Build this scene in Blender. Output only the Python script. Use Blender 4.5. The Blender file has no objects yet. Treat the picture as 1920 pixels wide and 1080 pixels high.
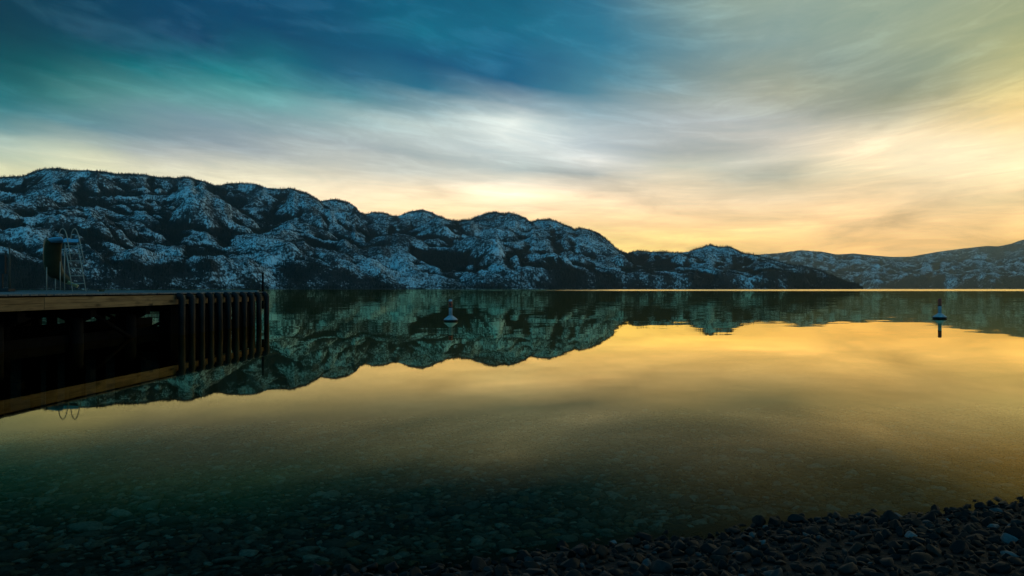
import bpy, bmesh, math, random
import numpy as np
from mathutils import Vector, Matrix

R = math.radians
scene = bpy.context.scene
COL = scene.collection

# ------------------------------------------------------------------ camera
EYE = 1.4                      # metres above the lake surface
FPX, CX, HY = 1478.0, 960.0, 541.5   # focal length, centre and horizon row, in photograph pixels
cam_d = bpy.data.cameras.new('camera')
cam = bpy.data.objects.new('camera', cam_d)
COL.objects.link(cam)
cam.location = (0, 0, EYE)
cam.rotation_euler = (R(90.06), 0, 0)
cam_d.sensor_width = 36.0
cam_d.lens = FPX / 1920 * 36.0
cam_d.clip_start = 0.05
cam_d.clip_end = 60000
scene.camera = cam

# ------------------------------------------------------------------ render settings
vs = scene.view_settings
vs.view_transform = 'Standard'
vs.look = 'None'
vs.exposure = 0.0
vs.gamma = 1.0
scene.render.engine = 'CYCLES'
cy = scene.cycles
cy.use_denoising = True
cy.max_bounces = 8
cy.diffuse_bounces = 3
cy.glossy_bounces = 4
cy.transparent_max_bounces = 12
cy.volume_bounces = 0
cy.caustics_reflective = False
cy.caustics_refractive = False

# ------------------------------------------------------------------ node helpers
class NT:
    def __init__(self, tree):
        self.t = tree
        self.n = tree.nodes
        self.l = tree.links
    def new(self, typ, **kw):
        n = self.n.new(typ)
        for k, v in kw.items():
            setattr(n, k, v)
        return n
    def put(self, sock, v):
        if hasattr(v, 'is_output') or isinstance(v, bpy.types.NodeSocket):
            self.l.new(v, sock)
        elif v is not None:
            sock.default_value = v
    def math(self, op, a, b=None, c=None, clamp=False):
        n = self.new('ShaderNodeMath', operation=op, use_clamp=clamp)
        self.put(n.inputs[0], a)
        if b is not None: self.put(n.inputs[1], b)
        if c is not None: self.put(n.inputs[2], c)
        return n.outputs[0]
    def mix(self, f, a, b, blend='MIX'):
        n = self.new('ShaderNodeMix', data_type='RGBA', blend_type=blend)
        self.put(n.inputs[0], f)
        self.put(n.inputs[6], a if not isinstance(a, tuple) or len(a) == 4 else (*a, 1))
        self.put(n.inputs[7], b if not isinstance(b, tuple) or len(b) == 4 else (*b, 1))
        return n.outputs[2]
    def ramp(self, f, stops, interp='LINEAR'):
        n = self.new('ShaderNodeValToRGB')
        cr = n.color_ramp
        cr.interpolation = interp
        while len(cr.elements) > 1:
            cr.elements.remove(cr.elements[-1])
        cr.elements[0].position = stops[0][0]
        c = stops[0][1]
        cr.elements[0].color = (*c, 1) if len(c) == 3 else c
        for p, c in stops[1:]:
            e = cr.elements.new(p)
            e.color = (*c, 1) if len(c) == 3 else c
        self.put(n.inputs[0], f)
        return n.outputs[0]
    def maprange(self, v, a, b, c=0.0, d=1.0, kind='SMOOTHSTEP'):
        n = self.new('ShaderNodeMapRange', interpolation_type=kind)
        self.put(n.inputs[0], v)
        for i, q in enumerate((a, b, c, d)):
            self.put(n.inputs[1 + i], q)
        return n.outputs[0]
    def noise(self, vec, scale, detail=4, rough=0.5, dist=0.0, out=0, lac=2.0):
        n = self.new('ShaderNodeTexNoise')
        if vec is not None: self.put(n.inputs['Vector'], vec)
        n.inputs['Scale'].default_value = scale
        n.inputs['Detail'].default_value = detail
        n.inputs['Roughness'].default_value = rough
        n.inputs['Lacunarity'].default_value = lac
        n.inputs['Distortion'].default_value = dist
        return n.outputs[out]
    def vmath(self, op, a, b=None, scale=None):
        n = self.new('ShaderNodeVectorMath', operation=op)
        self.put(n.inputs[0], a)
        if b is not None: self.put(n.inputs[1], b)
        if scale is not None: self.put(n.inputs[3], scale)
        return n.outputs['Value'] if op in ('DOT_PRODUCT', 'LENGTH', 'DISTANCE') else n.outputs[0]
    def comb(self, x, y, z):
        n = self.new('ShaderNodeCombineXYZ')
        for i, q in enumerate((x, y, z)):
            self.put(n.inputs[i], q)
        return n.outputs[0]
    def sep(self, v):
        n = self.new('ShaderNodeSeparateXYZ')
        self.put(n.inputs[0], v)
        return n.outputs

def lin(c):
    return tuple(((v / 255) / 12.92 if v / 255 <= 0.04045 else ((v / 255 + 0.055) / 1.055) ** 2.4) for v in c)

# ------------------------------------------------------------------ world: dusk sky with thin streaked cloud
SUN_AZ, SUN_EL = 20.0, 0.8     # degrees right of the view axis, behind the ridge
world = bpy.data.worlds.new('World')
scene.world = world
world.use_nodes = True
W = NT(world.node_tree)
W.n.clear()
geo = W.new('ShaderNodeNewGeometry')
inc = W.vmath('SCALE', geo.outputs['Incoming'], scale=-1.0)
dx, dy, dz = W.sep(inc)
dzc = W.math('MAXIMUM', dz, 0.0)
az0 = W.math('ARCTAN2', dx, dy)
el0 = W.math('ARCSINE', W.math('MINIMUM', dzc, 1.0))
# cloud coordinates: long streaks that fan out gently from the sunset, finer towards the horizon
AZC = 0.26
def fan_of(az):                 # streaks rise away from the sunset on both sides
    return 1.0 + math.sqrt((az - AZC) ** 2 + 0.02)
fan = W.math('ADD', W.math('SQRT', W.math('ADD', W.math('POWER', W.math('SUBTRACT', az0, AZC), 2.0), 0.02)), 1.0)
cc = W.math('DIVIDE', el0, fan)
vv_ = W.math('MULTIPLY', W.math('LOGARITHM', W.math('ADD', cc, 0.03), math.e), 3.0)
cloud_v = W.comb(W.math('MULTIPLY', az0, 2.4), vv_, 0.0)
wisp = W.noise(cloud_v, 1.7, 8, 0.58, 0.9)
wisp2 = W.noise(W.comb(W.math('MULTIPLY', az0, 2.2), W.math('ADD', vv_, 7.3), 3.1), 5.0, 9, 0.68, 0.8)
lowv = W.comb(W.math('MULTIPLY', az0, 3.0), W.math('MULTIPLY', el0, 15.0), 2.0)
low = W.noise(lowv, 2.4, 6, 0.58, 0.5)
warp = W.noise(cloud_v, 1.3, 5, 0.55, 0.3, out=1)
wr, wg, wb = W.sep(warp)
azd = W.math('ADD', az0, W.math('MULTIPLY', W.math('SUBTRACT', wr, 0.5), 0.10))
eld = W.math('ADD', cc, W.math('MULTIPLY', W.math('SUBTRACT', wg, 0.5), W.math('MULTIPLY', cc, 0.20)))
azn = W.math('ADD', W.math('MULTIPLY', azd, 1 / (2 * math.pi)), 0.5)

GX = list(range(0, 1921, 160))
GRID = [  # the cloud's colour: (photograph row, colours left to right)
    (0, [(0,52,76), (0,60,92), (0,64,104), (0,70,112), (0,76,118), (0,88,126), (0,84,122), (36,108,138), (112,142,145), (150,168,154), (150,168,150), (152,166,142), (158,166,130)]),
    (70, [(0,58,80), (0,58,88), (0,58,98), (0,64,104), (0,72,110), (0,106,140), (0,106,142), (36,118,148), (92,137,150), (135,160,158), (148,164,150), (160,170,140), (176,176,126)]),
    (130, [(2,80,88), (6,95,100), (4,114,124), (24,126,132), (0,74,114), (0,78,116), (0,84,126), (56,124,148), (106,138,146), (150,158,142), (124,144,140), (142,154,130), (198,190,132)]),
    (180, [(16,106,112), (80,138,134), (94,150,150), (86,148,150), (66,132,144), (36,112,138), (14,98,132), (66,128,150), (136,154,152), (166,168,150), (152,156,132), (186,180,140), (236,206,132)]),
    (230, [(60,126,138), (98,138,148), (120,148,160), (130,158,166), (148,172,174), (172,190,188), (198,210,208), (152,174,182), (164,174,178), (176,180,178), (188,184,164), (236,212,168), (250,216,152)]),
    (280, [(170,186,172), (180,190,172), (152,162,168), (164,172,174), (184,190,188), (186,196,194), (196,206,204), (186,196,200), (196,194,186), (216,206,190), (248,226,188), (255,236,198), (255,236,188)]),
    (320, [(206,206,168), (215,212,172), (208,205,182), (215,210,184), (206,202,184), (200,200,188), (186,194,188), (202,200,192), (206,202,180), (192,192,178), (238,218,176), (250,230,188), (255,236,184)]),
    (350, [(222,216,170), (226,218,174), (228,218,182), (230,218,184), (232,216,184), (236,222,190), (250,238,210), (226,210,184), (222,208,178), (212,202,174), (236,212,168), (246,224,180), (252,228,176)]),
    (380, [(226,218,172), (232,220,176), (236,222,180), (240,222,182), (246,222,182), (250,228,184), (255,236,196), (242,216,176), (236,212,172), (230,208,170), (238,208,160), (238,212,165), (250,222,164)]),
    (420, [(234,216,164), (236,216,166), (240,216,168), (244,216,166), (250,216,164), (252,218,162), (252,218,160), (250,215,155), (242,206,148), (245,208,148), (246,206,144), (250,210,145), (250,206,134)]),
    (465, [(240,206,140), (242,206,140), (246,206,140), (250,206,138), (252,208,134), (254,210,130), (255,214,128), (255,226,130), (255,216,118), (252,205,120), (250,198,118), (252,200,118), (255,206,114)]),
    (541, [(236,186,112), (240,188,112), (244,190,112), (248,192,110), (250,194,108), (252,195,105), (254,196,102), (255,198,98), (255,198,98), (252,190,98), (250,188,98), (252,190,98), (254,194,100)]),
]
GC = np.array([[lin(c) for c in row[1]] for row in GRID])
GYs = np.array([row[0] for row in GRID], float)
CLOUDS = [  # thicker grey banks and sunlit breaks: column, row, half sizes, slope, strength
    (1110, 337, 105, 15, 0.10, -0.42), (1470, 335, 100, 14, -0.05, -0.36), (1310, 286, 190, 24, 0.0, -0.24), (740, 292, 210, 22, 0.12, -0.16), (350, 262, 220, 20, 0.10, -0.12), (1640, 200, 140, 24, -0.15, -0.25),
    (985, 362, 120, 13, 0.10, 0.25), (1085, 298, 150, 15, 0.33, 0.32), (960, 232, 120, 15, 0.15, 0.22), (1640, 288, 170, 20, -0.10, 0.10), (120, 288, 150, 15, 0.12, 0.12), (300, 160, 260, 12, 0.14, 0.12), (620, 200, 260, 12, 0.14, 0.18)]
def grid_at(px, py):
    px = min(max(px, 0), 1920); py = min(max(py, 0), 541)
    col = np.array([[np.interp(px, GX, GC[r, :, k]) for k in range(3)] for r in range(len(GRID))])
    out = np.array([np.interp(py, GYs, col[:, k]) for k in range(3)])
    for (bx, by, sx, sy, sl, amt) in CLOUDS:
        q = ((px - bx) / sx) ** 2 + ((py - by - sl * (px - bx)) / sy) ** 2
        out = out * (1 + 1.45 * amt * math.exp(-q) * np.array((1.1, 0.92, 0.76)))
    return out
GC[7:, 5:, 2] *= 0.92; GC[7:, 5:, 1] *= 0.945        # the glow low over the ridge is poorer in blue
GC[:2, :7, 2] *= 0.92; GC[:2, :7, 1] *= 1.04   # the high cloud bank is teal
GAIN = 1.06
ZENITH = np.array(lin((0, 54, 80)))
BACK = {0: lin((88, 168, 196)), 12: lin((48, 148, 184)), 24: lin((6, 98, 136))}
els = [0, 0.8, 1.6, 2.4, 3.2, 3.9, 4.6, 5.3, 6.0, 6.7, 7.5, 8.3, 9.1, 10.0, 11.2, 12.6, 14.4, 17.0, 24.0, 45.0]   # streak height: elevation over fan
azs = [float(q) for q in np.linspace(-33, 33, 25)]
rows = []
for e in els:
    stops = []
    back = np.array([np.interp(e * 1.8, [0, 12, 24, 60], [BACK[0][k], BACK[12][k], BACK[24][k], ZENITH[k]]) for k in range(3)])
    def sample(a, e=e):
        ee = e * fan_of(R(a))
        fz = min(1.0, max(0.0, (ee - 20) / 30.0))
        x = CX + FPX * math.tan(R(a))
        y = HY - FPX * math.tan(R(min(ee, 21))) / math.cos(R(a))
        return grid_at(x, y) * (1 - 0.12 * min(1, max(0, (a - 10) / 18)) * math.exp(-((ee - 6) / 4.5) ** 2)) * (1 + 0.14 * math.exp(-((ee - 7) / 4) ** 2)) * (1 + 0.32 * math.exp(-ee / 4.5)) * (1 - fz) + ZENITH * fz
    left, right = sample(-33), sample(33)
    stops.append((0.0, tuple(back)))
    stops.append((0.5 - 120 / 360, tuple(back)))
    stops.append((0.5 - 65 / 360, tuple(left * 0.6 + back * 0.4)))
    for a in azs:
        stops.append((0.5 + a / 360, tuple(sample(a))))
    stops.append((0.5 + 60 / 360, tuple(right * 0.85 + back * 0.15)))
    stops.append((0.5 + 95 / 360, tuple(right * 0.4 + back * 0.6)))
    stops.append((0.5 + 140 / 360, tuple(back)))
    rows.append(W.ramp(azn, stops, 'LINEAR'))
colr = rows[0]
for i in range(1, len(els)):
    f = W.maprange(eld, R(els[i - 1]), R(els[i]), kind='LINEAR')
    colr = W.mix(f, colr, rows[i])
# wisps: paler and warmer where the cloud is lit, deeper teal where it thins
amp = W.maprange(el0, R(2.0), R(12.0), 0.28, 0.74)
w1 = W.math('SUBTRACT', W.math('ADD', W.math('MULTIPLY', wisp, 0.52), W.math('MULTIPLY', wisp2, 0.48)), 0.5)
w1 = W.math('MULTIPLY', W.math('MULTIPLY', w1, 3.3), amp)
pos_w = W.math('MINIMUM', W.math('MAXIMUM', w1, 0.0), 0.6)
neg_w = W.math('MINIMUM', W.math('MAXIMUM', W.math('MULTIPLY', w1, -1.0), 0.0), 0.6)
pale = W.vmath('ADD', W.vmath('SCALE', colr, scale=1.6), (0.04, 0.075, 0.075))
deep = W.vmath('MULTIPLY', colr, (0.50, 0.68, 0.76))
colr = W.mix(pos_w, colr, pale)
colr = W.mix(neg_w, colr, deep)
lowf = W.maprange(el0, R(1.0), R(11.0), 1.0, 0.0)
lum = W.math('ADD', 1.0, W.math('MULTIPLY', W.math('MULTIPLY', W.math('SUBTRACT', low, 0.5), 1.9), lowf))
lum = W.math('MAXIMUM', lum, 0.45)
colr = W.vmath('SCALE', colr, scale=lum)
sky = W.new('ShaderNodeTexSky')
sky.sky_type = 'NISHITA'
sky.sun_disc = False
sky.sun_elevation = R(SUN_EL)
sky.sun_rotation = R(SUN_AZ)
sky.altitude = 350
skyc = W.vmath('SCALE', sky.outputs[0], scale=0.002)
tot = W.vmath('ADD', W.vmath('SCALE', colr, scale=GAIN), skyc)
bg = W.new('ShaderNodeBackground')
W.l.new(tot, bg.inputs[0])
bg.inputs[1].default_value = 1.0
wo = W.new('ShaderNodeOutputWorld')
W.l.new(bg.outputs[0], wo.inputs[0])

sun_d = bpy.data.lights.new('sun', 'SUN')
sun_d.energy = 0.5
sun_d.angle = R(0.5)
sun_d.color = (1.0, 0.72, 0.42)
sun = bpy.data.objects.new('sun', sun_d)
COL.objects.link(sun)
sdir = Vector((math.sin(R(SUN_AZ)) * math.cos(R(SUN_EL)), math.cos(R(SUN_AZ)) * math.cos(R(SUN_EL)), math.sin(R(SUN_EL))))
sun.rotation_euler = sdir.to_track_quat('Z', 'Y').to_euler()
sun.location = sdir * 50

# ------------------------------------------------------------------ mesh helpers
def tag(o, label=None, cat=None, group=None, kind=None):
    if label: o['label'] = label
    if cat: o['category'] = cat
    if group: o['group'] = group
    if kind: o['kind'] = kind
    return o

def mesh_np(name, verts, faces, mat=None, smooth=False):
    """verts (n,3), faces (m,3) or (m,4) arrays -> mesh"""
    verts = np.asarray(verts, np.float32); faces = np.asarray(faces, np.int32)
    me = bpy.data.meshes.new(name)
    k = faces.shape[1]
    me.vertices.add(len(verts)); me.vertices.foreach_set('co', verts.ravel())
    me.loops.add(faces.size); me.loops.foreach_set('vertex_index', faces.ravel())
    me.polygons.add(len(faces))
    me.polygons.foreach_set('loop_start', np.arange(0, faces.size, k, dtype=np.int32))
    me.update(calc_edges=True)
    me.validate()
    me.polygons.foreach_set('use_smooth', np.full(len(me.polygons), smooth))
    if mat: me.materials.append(mat)
    return me

def link(name, me, parent=None, loc=None, rot=None, scale=None):
    o = bpy.data.objects.new(name, me)
    COL.objects.link(o)
    if parent: o.parent = parent
    if loc is not None: o.location = loc
    if rot is not None: o.rotation_euler = rot
    if scale is not None: o.scale = scale
    return o

def empty(name, loc, rz=0):
    o = bpy.data.objects.new(name, None)
    COL.objects.link(o)
    o.location = loc; o.rotation_euler = (0, 0, rz)
    o.empty_display_size = 0.3
    return o

def box_mesh(name, sx, sy, sz, mat, bevel=0.0, centre=(0, 0, 0)):
    bm = bmesh.new()
    bmesh.ops.create_cube(bm, size=1)
    for v in bm.verts:
        v.co = Vector((v.co.x * sx + centre[0], v.co.y * sy + centre[1], v.co.z * sz + centre[2]))
    if bevel:
        bmesh.ops.bevel(bm, geom=bm.edges[:], offset=bevel, segments=1, affect='EDGES')
    me = bpy.data.meshes.new(name); bm.to_mesh(me); bm.free()
    me.materials.append(mat)
    return me

def tube_mesh(name, pts, rad, mat, seg=10, caps=True):
    """a round bar along a polyline; rad a number or one per point"""
    pts = [Vector(p) for p in pts]
    n = len(pts)
    rads = [rad] * n if not hasattr(rad, '__len__') else rad
    verts, faces = [], []
    up = Vector((0, 0, 1))
    prev = None
    for i in range(n):
        t = (pts[min(i + 1, n - 1)] - pts[max(i - 1, 0)]).normalized()
        if prev is None:
            a = t.cross(up)
            if a.length < 1e-3: a = t.cross(Vector((0, 1, 0)))
        else:
            a = prev - t * prev.dot(t)
        a.normalize(); prev = a
        b = t.cross(a)
        for k in range(seg):
            an = 2 * math.pi * k / seg
            verts.append(pts[i] + (a * math.cos(an) + b * math.sin(an)) * rads[i])
    for i in range(n - 1):
        for k in range(seg):
            faces.append((i * seg + k, i * seg + (k + 1) % seg, (i + 1) * seg + (k + 1) % seg, (i + 1) * seg + k))
    if caps:
        faces.append(tuple(reversed(range(seg))))
        faces.append(tuple((n - 1) * seg + k for k in range(seg)))
    me = bpy.data.meshes.new(name); me.from_pydata(verts, [], faces); me.update()
    for p in me.polygons: p.use_smooth = len(p.vertices) == 4
    me.materials.append(mat)
    return me

def lathe_mesh(name, prof, mat, seg=28):
    verts, faces = [], []
    for r, z in prof:
        for k in range(seg):
            a = 2 * math.pi * k / seg
            verts.append((r * math.cos(a), r * math.sin(a), z))
    for i in range(len(prof) - 1):
        for k in range(seg):
            faces.append((i * seg + k, i * seg + (k + 1) % seg, (i + 1) * seg + (k + 1) % seg, (i + 1) * seg + k))
    faces.append(tuple(reversed(range(seg))))
    faces.append(tuple((len(prof) - 1) * seg + k for k in range(seg)))
    me = bpy.data.meshes.new(name); me.from_pydata(verts, [], faces); me.update()
    for p in me.polygons: p.use_smooth = len(p.vertices) == 4
    me.materials.append(mat)
    return me

# numpy gradient noise
_rng = np.random.default_rng(7)
_P = np.concatenate([_rng.permutation(512)] * 3)
_G = _rng.normal(size=(512, 2)); _G /= np.linalg.norm(_G, axis=1)[:, None]
def perlin(x, y):
    xi = np.floor(x).astype(int); yi = np.floor(y).astype(int)
    xf = x - xi; yf = y - yi
    xi &= 511; yi &= 511
    u = xf * xf * xf * (xf * (xf * 6 - 15) + 10); v = yf * yf * yf * (yf * (yf * 6 - 15) + 10)
    def g(ix, iy, fx, fy):
        q = _G[_P[_P[ix & 511] + (iy & 511)]]
        return q[..., 0] * fx + q[..., 1] * fy
    n00 = g(xi, yi, xf, yf); n10 = g(xi + 1, yi, xf - 1, yf)
    n01 = g(xi, yi + 1, xf, yf - 1); n11 = g(xi + 1, yi + 1, xf - 1, yf - 1)
    return (n00 * (1 - u) + n10 * u) * (1 - v) + (n01 * (1 - u) + n11 * u) * v
def fbm(x, y, octs=4, gain=0.5):
    s = 0; a = 1
    for o in range(octs):
        s = s + a * perlin(x * 2 ** o + 17.3 * o, y * 2 ** o - 9.1 * o); a *= gain
    return s
def sstep(a, b, x):
    t = np.clip((x - a) / (b - a), 0, 1)
    return t * t * (3 - 2 * t)
def blur(a, k, axis):
    if k < 1: return a
    pad = [(0, 0), (0, 0)]; pad[axis] = (k + 1, k)
    c = np.cumsum(np.pad(a, pad, mode='edge'), axis=axis)
    n = a.shape[axis]
    hi = np.take(c, np.arange(2 * k + 1, 2 * k + 1 + n), axis=axis)
    lo = np.take(c, np.arange(0, n), axis=axis)
    return (hi - lo) / (2 * k + 1)

# ------------------------------------------------------------------ materials
def mat_new(name):
    m = bpy.data.materials.new(name)
    m.use_nodes = True
    t = NT(m.node_tree)
    b = m.node_tree.nodes['Principled BSDF']
    return m, t, b

def mat_mountain(name, snow_amt, veg):
    m, t, b = mat_new(name)
    g = t.new('ShaderNodeNewGeometry')
    pos = g.outputs['Position']
    cover = t.new('ShaderNodeAttribute', attribute_name='woodland').outputs['Fac']
    nz = t.sep(g.outputs['Normal'])[2]
    n1 = t.noise(pos, 0.012, 6, 0.62)
    squash = t.vmath('MULTIPLY', pos, (1.0, 1.0, 1.6))
    n2 = t.noise(squash, 0.07, 5, 0.66, 0.4)
    n3 = t.noise(pos, 0.0035, 3, 0.5)
    n4 = t.noise(t.vmath('MULTIPLY', pos, (1.0, 1.0, 0.45)), 0.14, 3, 0.6)
    s = t.math('ADD', t.math('MULTIPLY', n1, 0.70), t.math('MULTIPLY', n2, 0.60))
    s = t.math('ADD', s, t.math('MULTIPLY', n3, 0.35))
    s = t.math('ADD', s, t.math('MULTIPLY', t.math('SUBTRACT', nz, 0.72), 0.12))
    s = t.math('SUBTRACT', s, t.math('MULTIPLY', cover, 0.38))
    s = t.math('ADD', s, t.math('MULTIPLY', t.math('SUBTRACT', n4, 0.5), 0.75))
    snow = t.maprange(s, 0.76 - snow_amt, 1.02 - snow_amt)
    rockc = t.ramp(n2, [(0.3, (0.012, 0.014, 0.015)), (0.6, (0.05, 0.05, 0.048)), (0.8, (0.10, 0.09, 0.08))])
    ground = t.mix(cover, rockc, veg)
    c = t.mix(snow, ground, (0.70, 0.84, 0.89))
    t.put(b.inputs['Base Color'], c)
    b.inputs['Roughness'].default_value = 0.9
    b.inputs['Specular IOR Level'].default_value = 0.1
    return m

def mat_tree(name, c1, c2):
    m, t, b = mat_new(name)
    g = t.new('ShaderNodeNewGeometry')
    c = t.mix(g.outputs['Random Per Island'], c1, c2)
    t.put(b.inputs['Base Color'], c)
    b.inputs['Roughness'].default_value = 0.95
    b.inputs['Specular IOR Level'].default_value = 0.05
    return m

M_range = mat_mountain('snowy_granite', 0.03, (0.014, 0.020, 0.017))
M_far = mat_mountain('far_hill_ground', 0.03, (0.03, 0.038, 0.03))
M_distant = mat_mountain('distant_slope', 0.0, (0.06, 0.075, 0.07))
M_conifer = mat_tree('conifer_green', (0.010, 0.016, 0.012), (0.024, 0.034, 0.024))
M_snag = mat_tree('dead_wood', (0.022, 0.020, 0.020), (0.055, 0.05, 0.048))

def mat_simple(name, c, rough=0.6, metal=0.0, spec=0.5, var=0.0, vscale=8.0):
    m, t, b = mat_new(name)
    if var:
        tc = t.new('ShaderNodeTexCoord')
        n = t.noise(tc.outputs['Object'], vscale, 5, 0.6)
        dark = tuple(v * (1 - var) for v in c); light = tuple(min(1, v * (1 + var)) for v in c)
        t.put(b.inputs['Base Color'], t.ramp(n, [(0.3, dark), (0.7, light)]))
    else:
        b.inputs['Base Color'].default_value = (*c, 1)
    b.inputs['Roughness'].default_value = rough
    b.inputs['Metallic'].default_value = metal
    b.inputs['Specular IOR Level'].default_value = spec
    return m

def mat_wood(name, c_dark, c_light, grain_axis=1, knots=True, rough=0.7, bumpk=0.3):
    m, t, b = mat_new(name)
    tc = t.new('ShaderNodeTexCoord')
    oi = t.new('ShaderNodeObjectInfo')
    off = t.vmath('SCALE', t.comb(oi.outputs['Random'], oi.outputs['Random'], oi.outputs['Random']), scale=37.0)
    v = t.vmath('ADD', tc.outputs['Object'], off)
    st = [14.0, 14.0, 14.0]; st[grain_axis] = 0.9
    vv = t.vmath('MULTIPLY', v, tuple(st))
    n1 = t.noise(vv, 1.0, 6, 0.62, 0.8)
    n2 = t.noise(v, 1.3, 3, 0.5)
    f = t.math('ADD', t.math('MULTIPLY', n1, 0.7), t.math('MULTIPLY', n2, 0.3))
    f = t.math('ADD', f, t.math('MULTIPLY', t.math('SUBTRACT', oi.outputs['Random'], 0.5), 0.16))
    c = t.ramp(f, [(0.32, c_dark), (0.66, c_light)])
    if knots:
        kv = [9.0, 9.0, 9.0]; kv[grain_axis] = 2.6
        vo = t.new('ShaderNodeTexVoronoi')
        t.put(vo.inputs['Vector'], t.vmath('MULTIPLY', v, tuple(kv)))
        vo.inputs['Scale'].default_value = 0.5
        kn = t.maprange(vo.outputs['Distance'], 0.08, 0.34, 0.9, 0.0)
        c = t.mix(kn, c, tuple(q * 0.18 for q in c_dark))
    t.put(b.inputs['Base Color'], c)
    b.inputs['Roughness'].default_value = rough
    b.inputs['Specular IOR Level'].default_value = 0.25
    bp = t.new('ShaderNodeBump')
    bp.inputs['Strength'].default_value = bumpk
    bp.inputs['Distance'].default_value = 0.01
    t.put(bp.inputs['Height'], n1)
    t.put(b.inputs['Normal'], bp.outputs[0])
    return m

def mat_stone(name, dark, mids, rough, spec):
    m, t, b = mat_new(name)
    g = t.new('ShaderNodeNewGeometry'); oi = t.new('ShaderNodeObjectInfo')
    r = t.math('FRACT', t.math('ADD', t.math('MULTIPLY', g.outputs['Random Per Island'], 3.17), oi.outputs['Random']))
    tc = t.new('ShaderNodeTexCoord')
    n = t.noise(g.outputs['Position'], 38.0, 6, 0.65, 0.4)
    c = t.ramp(r, mids)
    c = t.mix(t.maprange(n, 0.35, 0.7), t.mix(1.0, c, (0.55, 0.55, 0.55), 'MULTIPLY'), c)
    t.put(b.inputs['Base Color'], c)
    b.inputs['Roughness'].default_value = rough
    b.inputs['Specular IOR Level'].default_value = spec
    bp = t.new('ShaderNodeBump')
    bp.inputs['Strength'].default_value = 0.5
    bp.inputs['Distance'].default_value = 0.006
    t.put(bp.inputs['Height'], n)
    t.put(b.inputs['Normal'], bp.outputs[0])
    return m

# ------------------------------------------------------------------ mountains
def az_of(px): return math.atan2(px - CX, FPX)
def tan_el(px, py): return (HY - py) / math.hypot(FPX, px - CX)

SKY_MAIN = [(-520, 352), (-300, 338), (-120, 334), (0, 332), (45, 330), (60, 322), (85, 316), (108, 315), (130, 319), (165, 319), (200, 322), (215, 326), (270, 327), (295, 332), (330, 334), (345, 331),
    (360, 334), (385, 341), (400, 347), (412, 348), (425, 344), (450, 343), (480, 345), (500, 352), (525, 354), (545, 353), (560, 357), (580, 364), (600, 377), (612, 375), (628, 373),
    (650, 378), (665, 386), (675, 398), (685, 402), (700, 398), (720, 399), (738, 406), (750, 404), (770, 396), (790, 393), (808, 397), (820, 404), (840, 412), (860, 414), (880, 412),
    (895, 405), (915, 399), (930, 397), (945, 401), (955, 399), (970, 402), (985, 409), (995, 416), (1010, 412), (1030, 411), (1045, 415), (1060, 423), (1078, 430), (1085, 428),
    (1100, 429), (1120, 438), (1135, 447), (1155, 465), (1175, 477), (1185, 473), (1195, 470), (1215, 472), (1240, 472), (1255, 473), (1270, 474), (1290, 472), (1305, 467), (1320, 463),
    (1332, 459), (1345, 463), (1365, 463), (1375, 466), (1390, 475), (1410, 477), (1425, 482), (1450, 488), (1480, 497), (1510, 500), (1540, 508), (1560, 520), (1590, 532), (1612, 540), (1640, 545), (1700, 552)]
DOMES_MAIN = [  # (column, row of the top, half width) of the rounded rock knolls
    (165, 350, 60), (235, 342, 45), (310, 346, 50), (290, 378, 28), (340, 382, 45), (475, 352, 58), (40, 375, 60), (95, 394, 50), (255, 424, 50), (360, 450, 45), (316, 466, 32), (470, 460, 75),
    (525, 450, 45), (590, 434, 50), (440, 436, 25), (70, 446, 60), (150, 487, 42), (262, 488, 50), (605, 490, 50), (560, 482, 40), (20, 420, 45), (180, 405, 50), (410, 405, 45), (-60, 400, 70),
    (-90, 470, 60), (-180, 440, 70), (628, 376, 32), (660, 406, 35), (712, 401, 30), (790, 396, 42), (768, 414, 42), (826, 416, 28), (735, 422, 38), (638, 464, 42), (712, 471, 68), (730, 449, 38),
    (812, 456, 34), (885, 454, 52), (932, 400, 42), (893, 422, 28), (930, 430, 42), (962, 417, 36), (1002, 432, 46), (1030, 414, 32), (1098, 434, 46), (1080, 457, 46), (1012, 471, 46), (1060, 491, 38),
    (1000, 498, 38), (872, 496, 38), (935, 478, 30), (1130, 500, 52), (1196, 473, 22), (1330, 463, 34), (1300, 477, 24), (1374, 468, 18), (1232, 477, 22), (1196, 505, 30), (1270, 514, 34), (1430, 489, 26),
    (1392, 509, 25), (1452, 514, 30), (1340, 496, 28), (1500, 512, 26), (780, 505, 40), (700, 508, 40), (480, 508, 40), (380, 503, 45), (1240, 495, 26)]

WOODS = [(350, 415, 473, 507, .9), (0, 40, 412, 435, .7), (187, 240, 420, 442, .7), (500, 633, 446, 467, .7), (533, 600, 350, 377, .9), (833, 870, 408, 430, .9), (590, 650, 448, 462, .6),
    (760, 935, 466, 496, .6), (1017, 1073, 460, 502, .7), (1167, 1235, 485, 540, .4), (1257, 1600, 512, 542, -.25), (560, 1160, 512, 542, -.3), (120, 200, 440, 470, .5), (0, 130, 322, 345, .5), (240, 330, 326, 340, .5), (0, 420, 335, 440, .38),
    (880, 935, 425, 462, -.8), (945, 1012, 405, 458, -.8), (1083, 1167, 430, 483, -.9), (750, 842, 396, 438, -.8), (600, 675, 376, 438, -.8), (690, 790, 470, 525, -.7), (450, 535, 346, 408, -.6),
    (290, 342, 466, 488, -.9), (400, 525, 459, 515, -.8), (27, 90, 448, 490, -.8), (890, 975, 398, 420, -.5), (300, 370, 378, 402, -.6), (1300, 1385, 462, 492, -.5), (1000, 1060, 412, 440, -.4)]

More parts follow.
